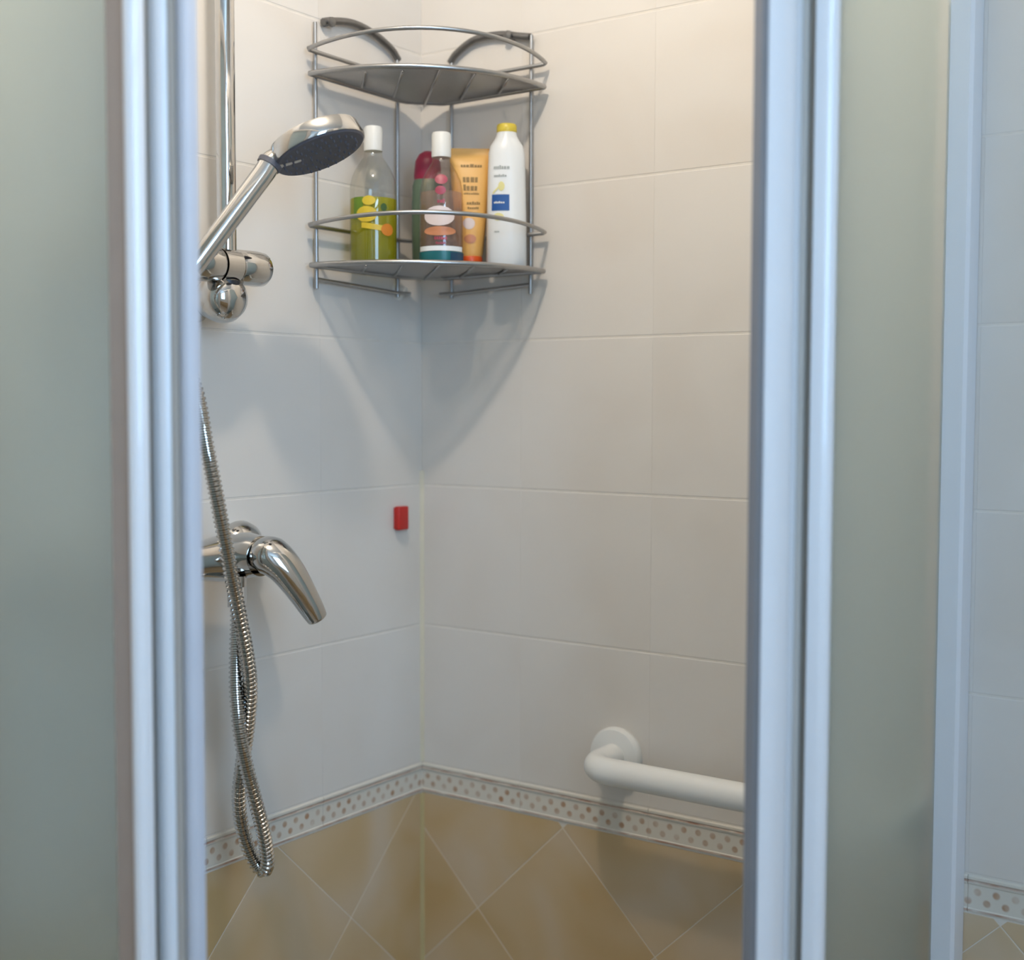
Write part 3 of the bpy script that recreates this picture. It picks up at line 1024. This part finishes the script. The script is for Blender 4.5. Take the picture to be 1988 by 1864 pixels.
# lime bottle
b1 = tag(empty('shower_gel_bottle', (0.051, -0.160, ZB), FACE), 'clear bottle half full of lime green liquid with a white cap', 'bottle')
lo1 = Loft([(0.0, 0.0270, 0.0270, 2), (0.002, 0.0300, 0.0300, 2), (0.06, 0.0305, 0.0305, 2), (0.100, 0.0300, 0.0300, 2), (0.112, 0.0275, 0.0275, 2), (0.122, 0.0230, 0.0230, 2),
            (0.132, 0.0165, 0.0165, 2), (0.138, 0.0120, 0.0120, 2), (0.1455, 0.0112, 0.0112, 2)])
lo1.build('bottle_body', M_CLEAR, b1)
Loft([(0.0015, 0.0265, 0.0265, 2), (0.004, 0.0290, 0.0290, 2), (0.06, 0.0294, 0.0294, 2), (0.084, 0.0292, 0.0292, 2)]).build('liquid', M_LIME, b1)
lathe('cap', [(0.0, 0.1456), (0.0118, 0.1456), (0.0122, 0.147), (0.0120, 0.174), (0.0108, 0.1765), (0.0, 0.177)], M_CAP, b1, 32)
lab1 = lo1.patch('label', M_LEAF, b1, -140, -112, 0.056, 0.084)
lo1.spot('printed_fruit', M_YEL, b1, -104, 0.062, 26, 0.010, 0.0008, 0.3)
lo1.spot('printed_fruit', M_YEL, b1, -98, 0.079, 16, 0.006, 0.0009, -0.4)
lo1.spot('printed_fruit', M_ORANGE, b1, -52, 0.043, 17, 0.0078, 0.0008)
lo1.spot('printed_leaf', M_DKGREEN, b1, -62, 0.071, 8, 0.005, 0.0009)
lo1.patch('printed_band', M_YEL, b1, -116, -66, 0.043, 0.050, 0.0006, 10, 2, -0.004)

# rose bottle
b2 = tag(empty('shower_gel_bottle', (0.124, -0.112, ZB), FACE), 'clear rose tinted bottle with white cap and a teal band at its base', 'bottle')
lo2 = Loft([(0.0, 0.0255, 0.0255, 2), (0.002, 0.0278, 0.0278, 2), (0.05, 0.0280, 0.0280, 2), (0.095, 0.0275, 0.0275, 2), (0.108, 0.0250, 0.0250, 2), (0.118, 0.0205, 0.0205, 2),
            (0.126, 0.0155, 0.0155, 2), (0.131, 0.0120, 0.0120, 2), (0.137, 0.0112, 0.0112, 2)])
lo2.build('bottle_body', M_CLEAR_G, b2)
Loft([(0.0015, 0.0245, 0.0245, 2), (0.004, 0.0266, 0.0266, 2), (0.05, 0.0268, 0.0268, 2), (0.092, 0.0264, 0.0264, 2)]).build('liquid', M_ROSE, b2)
lathe('cap', [(0.0, 0.1372), (0.0122, 0.1372), (0.0126, 0.139), (0.0124, 0.166), (0.0112, 0.1685), (0.0, 0.169)], M_CAP, b2, 32)
lo2.patch('base_band', M_TEAL, b2, -180, 180, 0.001, 0.016, 0.0006, 48, 2)
lo2.patch('printed_band', M_TEALD, b2, -66, -10, 0.002, 0.015, 0.0009, 8, 1)
lo2.patch('printed_band', M_PRINT_W, b2, -160, -22, 0.0165, 0.0225, 0.0007, 16, 1)
lo2.spot('printed_dome', M_PINK, b2, -96, 0.060, 42, 0.0125, 0.0008)
lo2.spot('printed_dome', M_RUST, b2, -94, 0.041, 44, 0.0058, 0.0009)
lo2.spot('printed_flower', M_CRIM, b2, -90, 0.106, 18, 0.0065, 0.0007)
lo2.spot('printed_flower', M_CRIM, b2, -92, 0.092, 14, 0.0055, 0.0008)
line_of_print(lo2, 'printed_text', M_CRIM, b2, -108, -74, 0.0300, 0.004, 6)
line_of_print(lo2, 'printed_text', M_CRIM, b2, -104, -78, 0.0245, 0.003, 6)
line_of_print(lo2, 'printed_text', M_CRIM, b2, -100, -80, 0.076, 0.005, 3)

# maroon capped bottle behind
b3 = tag(empty('shampoo_bottle', (0.068, -0.070, ZB), FACE), 'dark sage bottle with a maroon cap, behind the rose tinted bottle', 'bottle')
lo3 = Loft([(0.0, 0.0185, 0.0155, 2.4), (0.003, 0.0205, 0.0172, 2.4), (0.08, 0.0215, 0.0178, 2.4), (0.112, 0.0205, 0.0170, 2.4), (0.120, 0.0180, 0.0150, 2.2)])
lo3.build('bottle_body', M_SAGE, b3)
Loft([(0.1202, 0.0178, 0.0150, 2.2), (0.125, 0.0185, 0.0155, 2.2), (0.145, 0.0165, 0.0140, 2.2), (0.154, 0.0115, 0.010, 2), (0.158, 0.005, 0.0045, 2)]).build('cap', M_MAROON, b3)

# peach tube standing on its cap
b4 = tag(empty('lotion_tube', (0.1285, -0.056, ZB), FACE), 'peach orange lotion tube standing on its vermilion cap', 'tube')
lo4 = Loft([(0.0162, 0.0150, 0.0140, 2), (0.019, 0.0165, 0.0150, 2), (0.05, 0.0195, 0.0150, 2.1), (0.10, 0.0245, 0.0120, 2.3), (0.135, 0.0268, 0.0070, 2.6), (0.147, 0.0272, 0.0030, 3),
            (0.149, 0.0272, 0.0012, 4), (0.1555, 0.0270, 0.0011, 4), (0.1575, 0.0245, 0.0010, 4)])
lo4.build('tube_body', M_PEACH, b4)
lathe('cap', [(0.0, 0.0), (0.0148, 0.0), (0.0155, 0.0015), (0.0160, 0.014), (0.0155, 0.016), (0.0, 0.016)], M_VERM, b4, 32)
line_of_print(lo4, 'printed_text', M_BROWN, b4, -112, -62, 0.1320, 0.0040, 7)
line_of_print(lo4, 'printed_text', M_BROWN, b4, -108, -72, 0.1120, 0.0090, 4)
line_of_print(lo4, 'printed_text', M_BROWN, b4, -108, -72, 0.1010, 0.0080, 4)
line_of_print(lo4, 'printed_text', M_BROWN, b4, -108, -66, 0.0960, 0.0022, 9)
line_of_print(lo4, 'printed_text', M_BROWN, b4, -100, -60, 0.0830, 0.0036, 6)
line_of_print(lo4, 'printed_text', M_BROWN, b4, -98, -64, 0.0770, 0.0028, 6)
lo4.spot('printed_swirl', M_RUST, b4, -92, 0.038, 24, 0.0060, 0.0006)
lo4.spot('printed_swirl', M_PINK, b4, -96, 0.058, 20, 0.0075, 0.0006)

# white shampoo bottle
b5 = tag(empty('shampoo_bottle', (0.1775, -0.0430, ZB), FACE), 'white shampoo bottle with blue label square and yellow cap', 'bottle')
lo5 = Loft([(0.0, 0.0240, 0.0165, 2.4), (0.003, 0.0262, 0.0182, 2.4), (0.06, 0.0258, 0.0180, 2.4), (0.12, 0.0245, 0.0172, 2.4), (0.148, 0.0235, 0.0165, 2.3), (0.157, 0.0212, 0.0155, 2.2),
            (0.164, 0.0165, 0.0135, 2), (0.170, 0.0135, 0.0120, 2), (0.174, 0.0128, 0.0118, 2)])
lo5.build('bottle_body', M_SHAMP, b5)
Loft([(0.1742, 0.0125, 0.0115, 2), (0.1755, 0.0132, 0.0120, 2), (0.1830, 0.0130, 0.0118, 2), (0.1848, 0.0115, 0.0105, 2)]).build('cap', M_GOLD, b5)
lo5.patch('label', M_BLUE, b5, -136, -86, 0.0720, 0.0925, 0.0006, 10, 3)
line_of_print(lo5, 'printed_text', M_PRINT_W, b5, -126, -94, 0.0810, 0.0026, 6, 0.0010)
line_of_print(lo5, 'printed_text', M_GREYP, b5, -130, -84, 0.1250, 0.0046, 7)
line_of_print(lo5, 'printed_text', M_GREYP, b5, -128, -90, 0.1150, 0.0030, 7)
lo5.patch('printed_swoosh', M_PALEY, b5, -132, -108, 0.097, 0.100, 0.0007, 6, 1, 0.009)
lo5.spot('printed_swoosh', M_PALEY, b5, -104, 0.103, 9, 0.006, 0.0006)
lo5.spot('printed_swoosh', M_PALEY, b5, -112, 0.064, 16, 0.0050, 0.0006)
line_of_print(lo5, 'printed_text', M_GREYP, b5, -124, -108, 0.0440, 0.0024, 4)
